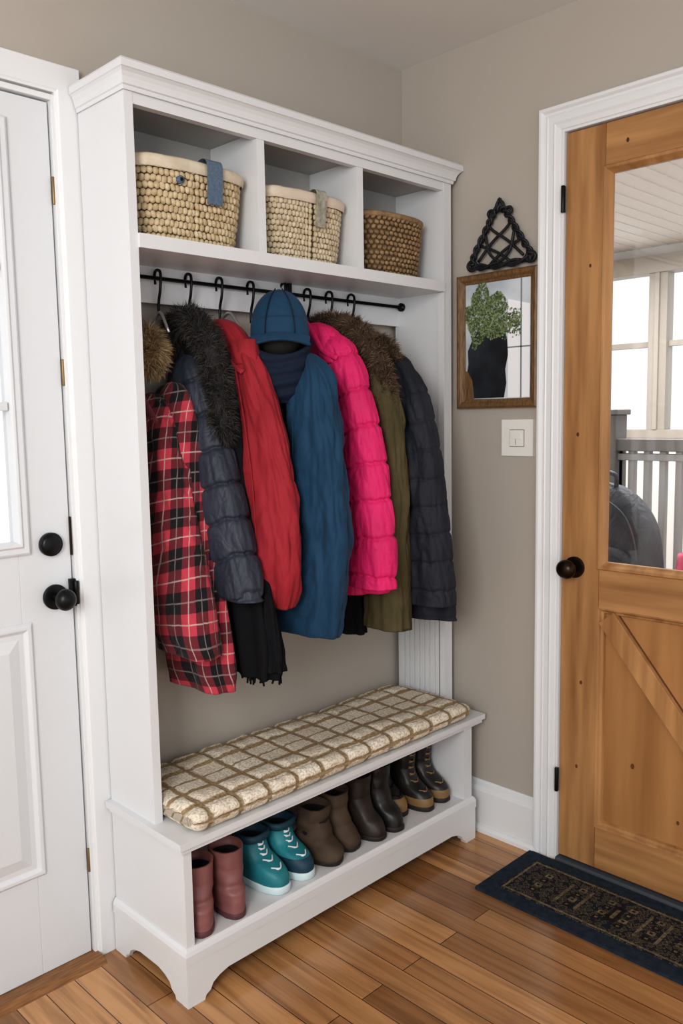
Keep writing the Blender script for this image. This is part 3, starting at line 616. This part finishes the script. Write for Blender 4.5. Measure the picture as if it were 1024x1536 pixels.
# ------------------------------------------------------------ boots
def boot(name,x,y,L,W,Ht,shaft,upper,sole,z0=.1355,low=None,lowh=0,solet=.014,ang=0,slouch=0,cut=0,laces=None,cuff=None,shy=.17,toe=1.0):
    b_=MB(name); ca,sa=math.cos(ang),math.sin(ang)
    def T(px,py,pz): return (x+px*ca-py*sa,y+px*sa+py*ca,z0+pz)
    def ring(c,ly,lx,z,N=40,egg=.12,tilt=0):
        o=[]
        for j in range(N):
            a=2*math.pi*j/N; yy=sgn(math.sin(a),.9)*ly; xx=sgn(math.cos(a),.85)*lx*(1-egg*(math.sin(a)))
            if slouch: 
                q=slouch*math.sin(z*125+math.sin(a+x*9)*1.8)+slouch*.7*nv(math.cos(a)*2,math.sin(a)*2,z*30+x*20); xx*=1+q; yy*=1+q
            nn=.0015*nv(xx*60,yy*60,z*50+x*9); o.append(T(xx+nn,c+yy+nn,z+tilt*yy))
        return o
    l=L/2
    wob=[(0,l*.97,W*.95,0),(0,l*1.0,W*1.02,.003),(0,l*1.0,W*1.02,solet*.8),(0,l*.985,W,solet)]
    b_.grid([ring(*q) for q in wob],sole,capa=True,capb=True)
    sy=L*shy; rs=shaft
    st=[(0,l*.965,W*.96,solet-.002),(.0,l*.97,W*.98,solet+.012*toe),(.002,l*.95,W*.98,solet+.024*toe),(.006,l*.87,W*.97,solet+.036*toe),(.014,l*.74,W*.96,solet+.047*toe),
        (sy*.75,max(l*.60,rs+.008),W*.95,solet+.058*toe),(sy*.92,(rs+.008),W*.96,solet+.070*toe),(sy*1.0,rs+.003,rs*.94,solet+.084*toe),(sy,rs,rs*.93,solet+.096*toe)]
    zt=st[-1][3]; n=12
    for i in range(1,n+1): st.append((sy-.003*i/n,rs*(1+.06*i/n),rs*(.93+.06*i/n),zt+(Ht-zt)*i/n))
    st2=[tuple(p) for p in cr(st,3)]
    NZ=len(st2)
    def tl_(i): return cut*max(0,(i-NZ*.6)/(NZ*.4))
    rr=[ring(*q,tilt=tl_(i)) for i,q in enumerate(st2)]
    if low:
        k_=max(2,lowh)*3; b_.grid(rr[:k_+1],low); b_.grid(rr[k_:],upper)
    else: b_.grid(rr,upper)
    c=st2[-1]; b_.grid([ring(c[0],c[1],c[2],c[3],tilt=cut),ring(c[0],c[1]-.004,c[2]-.004,c[3]+.001,tilt=cut),ring(c[0],c[1]-.006,c[2]-.006,c[3]-.02,tilt=cut)],cuff or upper)
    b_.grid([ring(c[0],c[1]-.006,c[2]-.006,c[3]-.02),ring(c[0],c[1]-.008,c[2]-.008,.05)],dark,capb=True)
    if cuff: b_.grid([ring(c[0],c[1]+.001,c[2]+.001,c[3]-.018),ring(c[0],c[1]+.005,c[2]+.005,c[3]-.012),ring(c[0],c[1]+.005,c[2]+.005,c[3]),ring(c[0],c[1],c[2],c[3]+.002)],cuff)
    if laces:
        for i in range(6):
            t=i/5; zz=solet+.042*toe+t*(Ht-solet-.058*toe); fy=None
            for p,q in zip(st2,st2[1:]):
                if p[3]<=zz<=q[3]: u=(zz-p[3])/(q[3]-p[3]+1e-9); fy=(p[0]-p[1])*(1-u)+(q[0]-q[1])*u; break
            if fy is None: continue
            s1=1 if i%2 else -1
            b_.sweep([T(-.017,fy+.010,zz-.003*s1),T(0,fy-.004,zz),T(.017,fy+.010,zz+.003*s1)],.0019,laces,6,4)
            b_.sweep([T(-.017,fy+.010,zz+.004*s1),T(0,fy-.005,zz),T(.017,fy+.010,zz-.004*s1)],.0019,laces,6,4)
    return b_.done()
pk=M('pink_rubber',(.27,.115,.11),.5,(.22,.09,.088),10); pks=M('pink_sole',(.11,.04,.045),.6)
tl=M('teal_shell',(.014,.16,.20),.5,(.025,.24,.28),14); tls=M('pale_sole',(.62,.74,.76),.5); dteal=M('dark_teal',(.010,.05,.08),.6); lace=M('lace_white',(.75,.78,.8),.8)
bn=M('brown_suede',(.085,.055,.035),.8,(.045,.029,.018),14,bump=.3,bscale=120); bns=M('boot_sole',(.02,.015,.012),.6); 
bk=M('black_leather',(.010,.009,.009),.42,(.020,.018,.016),20,bump=.15,bscale=90); dkb=M('dark_brown_leather',(.03,.02,.015),.5,(.018,.012,.009),20,bump=.15,bscale=90)
tanr=M('tan_rubber',(.23,.14,.06),.5); 
boot('rain_boot',.266,-.252,.150,.037,.155,.041,pk,pks,ang=2.75,shy=.05)
boot('rain_boot',.356,-.248,.150,.037,.155,.041,pk,pks,ang=2.9,shy=.05)
boot('snow_boot',.480,-.226,.185,.039,.128,.040,tl,tls,low=tl,solet=.020,laces=lace,cuff=dteal,ang=.10,toe=.9,shy=.2)
boot('snow_boot',.570,-.222,.185,.039,.128,.040,tl,tls,low=dteal,lowh=3,solet=.020,laces=lace,cuff=dteal,ang=.05,toe=.9,shy=.2)
boot('slouch_boot',.663,-.244,.155,.038,.148,.042,bn,bns,slouch=.045,ang=.2,cut=.1,shy=.10)
boot('slouch_boot',.752,-.225,.155,.038,.153,.041,bn,bns,slouch=.04,ang=.1,cut=.1,shy=.10)
boot('riding_boot',.842,-.235,.160,.036,.170,.038,dkb,bns,ang=.1,slouch=.015,shy=.12)
boot('riding_boot',.922,-.235,.160,.036,.175,.038,bk,bns,ang=.0,slouch=.015,shy=.12)
boot('duck_boot',1.000,-.18,.17,.035,.165,.036,bk,bns,low=tanr,lowh=3,laces=blackc)
boot('duck_boot',1.078,-.213,.175,.036,.17,.037,bk,bns,low=tanr,lowh=2,laces=tanr)
boot('duck_boot',1.158,-.210,.175,.036,.17,.037,bk,bns,low=tanr,lowh=2,laces=tanr)

# ------------------------------------------------------------ wall mirror, its reflection painted as flat coloured shapes
frm=M('gilt_wood_frame',(.22,.12,.05),.45,(.11,.06,.024),10,(20,20,3),bump=.1)
mg=M('painted_reflection_base',(.42,.47,.52),.10,(.66,.70,.74),5,lo=.4,hi=.6)
gr=[M('painted_reflection_leaf_a',(.055,.085,.03),.7),M('painted_reflection_leaf_b',(.12,.16,.065),.7),M('painted_reflection_leaf_c',(.24,.29,.15),.7)]
vs=M('painted_reflection_vase',(.014,.015,.018),.4,(.03,.035,.045),12)
m_=MB('wall_mirror')
a0,a1,z0,z1=-.226,-.508,1.328,1.722
xf=Xc
prof=[(0,0),(0,.016),(.006,.020),(.014,.018),(.020,.012),(.026,.010),(.028,.006)]
m_.grid([[(xf-hh,a0-q,z0+q),(xf-hh,a1+q,z0+q),(xf-hh,a1+q,z1-q),(xf-hh,a0-q,z1-q)] for q,hh in prof],frm,smooth=False)
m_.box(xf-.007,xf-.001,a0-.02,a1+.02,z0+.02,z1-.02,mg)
xs=xf-.0075
gm=M('painted_reflection_bars',(.24,.26,.29),.2); bl=M('painted_reflection_pane',(.92,.93,.95),.2)
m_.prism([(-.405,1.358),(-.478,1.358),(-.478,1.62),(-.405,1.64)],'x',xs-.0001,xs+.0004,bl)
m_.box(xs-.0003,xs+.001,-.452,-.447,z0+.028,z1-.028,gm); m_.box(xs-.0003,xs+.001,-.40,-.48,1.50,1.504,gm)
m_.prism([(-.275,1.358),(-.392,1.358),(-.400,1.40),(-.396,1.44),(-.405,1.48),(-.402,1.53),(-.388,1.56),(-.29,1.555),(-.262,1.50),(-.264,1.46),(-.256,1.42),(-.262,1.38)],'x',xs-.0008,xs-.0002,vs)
m_.prism([(-.254,1.356),(-.285,1.356),(-.279,1.41),(-.262,1.44),(-.254,1.44)],'x',xs-.0010,xs-.0004,frm)  # brown patch of the painted reflection, in the frame material
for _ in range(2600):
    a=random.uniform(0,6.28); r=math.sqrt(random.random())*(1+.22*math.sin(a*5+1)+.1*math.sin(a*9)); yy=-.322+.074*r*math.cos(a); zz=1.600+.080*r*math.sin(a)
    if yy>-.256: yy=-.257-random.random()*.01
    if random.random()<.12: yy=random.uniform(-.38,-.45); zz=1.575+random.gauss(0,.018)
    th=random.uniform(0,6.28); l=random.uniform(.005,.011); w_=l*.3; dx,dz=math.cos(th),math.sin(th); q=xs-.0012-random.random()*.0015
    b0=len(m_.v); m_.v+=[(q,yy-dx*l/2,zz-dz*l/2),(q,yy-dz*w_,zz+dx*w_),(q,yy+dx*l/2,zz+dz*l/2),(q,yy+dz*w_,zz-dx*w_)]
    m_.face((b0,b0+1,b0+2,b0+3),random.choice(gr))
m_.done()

# ------------------------------------------------------------ iron decor above the mirror
iron=M('cast_iron',(.014,.015,.016),.5,(.03,.032,.035),40,bump=.4,bscale=150,metal=.4)
g=MB('cast_iron_wall_ornament'); xi=Xc-.016; yc=-.383
def I(u,z,o=0): return (xi-o,yc-u,z)
ol=[(-.085,1.742),(0,1.737),(.095,1.742),(.103,1.758),(.080,1.792),(.052,1.835),(.030,1.870),(.010,1.893),(-.010,1.893),(-.030,1.870),(-.052,1.835),(-.080,1.792),(-.096,1.758)]
g.sweep([I(u,z) for u,z in ol],.0062,iron,10,5,closed=True)
def braid(ph,amp):
    P=cr([(u,z,0) for u,z in ol],8,True); n=len(P); out=[]
    for i,p in enumerate(P):
        a=P[(i-1)%n];c_=P[(i+1)%n]; tx,tz=c_[0]-a[0],c_[1]-a[1]; l=math.hypot(tx,tz)+1e-9; k=amp*math.sin(i*2*math.pi*11/n+ph); out.append(I(p[0]-tz/l*k,p[1]+tx/l*k,.004+.004*math.cos(i*2*math.pi*11/n+ph)))
    return out
for ph in (0,math.pi): g.sweep(braid(ph,.0075),.0042,iron,7,1,closed=True)
for pts in ([(-.075,1.755),(-.03,1.80),(.02,1.835),(.035,1.85)],[(.08,1.755),(.03,1.80),(-.02,1.835),(-.035,1.85)],[(-.03,1.745),(.015,1.775),(.07,1.80)],[(.035,1.745),(-.01,1.775),(-.065,1.80)],[(0,1.745),(-.035,1.775),(-.05,1.83)],[(.0,1.745),(.035,1.775),(.05,1.83)]):
    g.sweep([I(u,z,.004) for u,z in pts],.0044,iron,8,5)
for (u,z,r) in ((-.098,1.747,.015),(.104,1.747,.015),(.0,1.903,.012),(.030,1.885,.010),(-.030,1.885,.010)):
    g.sweep([I(u+r*math.cos(a),z+r*math.sin(a)*.9,.003) for a in [k*math.pi/3 for k in range(6)]],.0048,iron,8,3,closed=True)
g.sweep([I(-.012,1.90,.004),I(0,1.922,.005),I(.012,1.90,.004)],.004,iron,8,4)
g.done()
# ------------------------------------------------------------ light switch
s_=MB('light_switch'); sw=M('switch_plastic',(.78,.78,.74),.35); sg=M('switch_gap',(.20,.195,.18),.6)
s_.box(Xc-.006,Xc,-.383,-.490,1.187,1.293,sw); s_.box(Xc-.0068,Xc-.005,-.412,-.462,1.214,1.264,sg)
s_.box(Xc-.0088,Xc-.006,-.4138,-.4602,1.2158,1.2622,sw); s_.box(Xc-.0105,Xc-.0085,-.422,-.452,1.237,1.254,sw); s_.box(Xc-.0089,Xc-.0085,-.432,-.434,1.22,1.236,sg)
s_.done(.0008)

# ------------------------------------------------------------ door mat
mm=bpy.data.materials.new('mat_centre'); mm.use_nodes=True; nt=mm.node_tree; b=nt.nodes['Principled BSDF']; b.inputs['Roughness'].default_value=1; b.inputs['Specular IOR Level'].default_value=.1
tc=nt.nodes.new('ShaderNodeTexCoord')
vo=nt.nodes.new('ShaderNodeTexVoronoi'); vo.distance='MANHATTAN'; vo.inputs['Scale'].default_value=75; nt.links.new(tc.outputs['Object'],vo.inputs['Vector'])
ck=nt.nodes.new('ShaderNodeTexNoise'); ck.inputs['Scale'].default_value=70; ck.inputs['Detail'].default_value=4; nt.links.new(tc.outputs['Object'],ck.inputs['Vector'])
ad=nt.nodes.new('ShaderNodeMath'); ad.operation='ADD'; nt.links.new(vo.outputs['Distance'],ad.inputs[0]); nt.links.new(ck.outputs['Fac'],ad.inputs[1])
rp=nt.nodes.new('ShaderNodeValToRGB'); rp.color_ramp.interpolation='CONSTANT'; e=rp.color_ramp.elements
# map the 0..1.6 sum into 0..1
dv_=nt.nodes.new('ShaderNodeMath'); dv_.operation='DIVIDE'; dv_.inputs[1].default_value=1.6; nt.links.new(ad.outputs[0],dv_.inputs[0])
e[0].color=(.022,.030,.040,1); e[0].position=0; e[1].position=.52; e[1].color=(.13,.10,.062,1); e3=e.new(.58); e3.color=(.016,.019,.025,1); e4=e.new(.70); e4.color=(.17,.135,.085,1); e5=e.new(.78); e5.color=(.02,.022,.028,1)
nt.links.new(dv_.outputs[0],rp.inputs[0]); nt.links.new(rp.outputs[0],b.inputs['Base Color'])
n3=nt.nodes.new('ShaderNodeTexNoise'); n3.inputs['Scale'].default_value=400; bu=nt.nodes.new('ShaderNodeBump'); bu.inputs['Strength'].default_value=.6; bu.inputs['Distance'].default_value=.003
nt.links.new(tc.outputs['Object'],n3.inputs['Vector']); nt.links.new(n3.outputs['Fac'],bu.inputs['Height']); nt.links.new(bu.outputs[0],b.inputs['Normal'])
mbord=M('mat_border',(.020,.030,.044),1,(.032,.045,.064),60,bump=.6,bscale=400,spec=.1)
mtan=M('mat_tan',(.24,.19,.12),1,(.09,.072,.045),120,bump=.6,bscale=400,spec=.1); mdark=M('mat_dark',(.012,.011,.013),1,(.03,.024,.022),90,bump=.6,bscale=400,spec=.1)
w=MB('door_mat'); mx0,mx1,my0,my1=1.012,1.288,-1.15,-.505
w.box(mx0,mx1,my0,my1,.0,.008,mbord)
w.box(mx0+.045,mx1-.045,my0+.045,my1-.05,.0075,.0105,mm)
for (xa,xb,ya,yb_) in ((mx0+.050,mx0+.056,my0+.05,my1-.055),(mx1-.056,mx1-.050,my0+.05,my1-.055),(mx0+.056,mx1-.056,my1-.061,my1-.055),(mx0+.056,mx1-.056,my0+.05,my0+.056)):
    w.box(xa,xb,ya,yb_,.0102,.0113,mtan)
for y in (-.705,-.765,-.93,-.985): w.box(mx0+.085,mx1-.085,y,y+.008,.0102,.0115,mtan)
for y in (-.63,-.735,-.82,-.88,-.955,-1.03):
    for i in range(4):
        xx=mx0+.085+i*.029; w.box(xx,xx+.018,y-.010,y+.010,.0102,.0112,mtan if i%2 else mdark); w.box(xx+.005,xx+.012,y-.004,y+.004,.011,.0117,mdark if i%2 else mtan)
w.box(mx0+.10,mx1-.10,-.865,-.835,.0102,.0112,mdark); w.box(mx0+.115,mx1-.115,-.855,-.845,.0110,.0118,mtan)
w.done(.0008)

# ------------------------------------------------------------ lights & world
wo=bpy.data.worlds.new('sky'); sc.world=wo; wo.use_nodes=True; bg=wo.node_tree.nodes['Background']; bg.inputs[0].default_value=(.94,.97,1,1); bg.inputs[1].default_value=1.0
def area(n,loc,tgt,sx_,sy_,p,col=(1,1,1)):
    l=bpy.data.lights.new(n,'AREA'); l.shape='RECTANGLE'; l.size=sx_; l.size_y=sy_; l.energy=p; l.color=col
    o=bpy.data.objects.new(n,l); o.location=loc; o.rotation_euler=(Vector(tgt)-Vector(loc)).to_track_quat('-Z','Y').to_euler(); bpy.context.collection.objects.link(o)
area('added_key_light',(-2.0,-2.0,1.8),(.7,0,.9),.9,1.2,42,(1,.98,.95))  # added key lamp behind the camera, no window modelled there
area('sunroom_added_fill',(2.5,-.1,2.1),(2.5,-.1,0),1.2,1.2,38)  # added fill lamp to brighten the sunroom, no visible fixture

# ------------------------------------------------------------ camera
yaw,pit,rol,f=.7893,-.1110,-.0171,1272.8
F=Vector((math.cos(yaw)*math.cos(pit),math.sin(yaw)*math.cos(pit),math.sin(pit)))
Rr=Vector((math.sin(yaw),-math.cos(yaw),0)); Uu=Rr.cross(F)
R2=Rr*math.cos(rol)+Uu*math.sin(rol); U2=-Rr*math.sin(rol)+Uu*math.cos(rol)
cam=bpy.data.cameras.new('camera'); co=bpy.data.objects.new('camera',cam); bpy.context.collection.objects.link(co)
co.matrix_world=Matrix(((R2.x,U2.x,-F.x,-.8055),(R2.y,U2.y,-F.y,-1.8362),(R2.z,U2.z,-F.z,1.3078),(0,0,0,1)))
cam.sensor_fit='VERTICAL'; cam.sensor_height=36; cam.lens=f*36/1536; cam.clip_start=.05
sc.camera=co
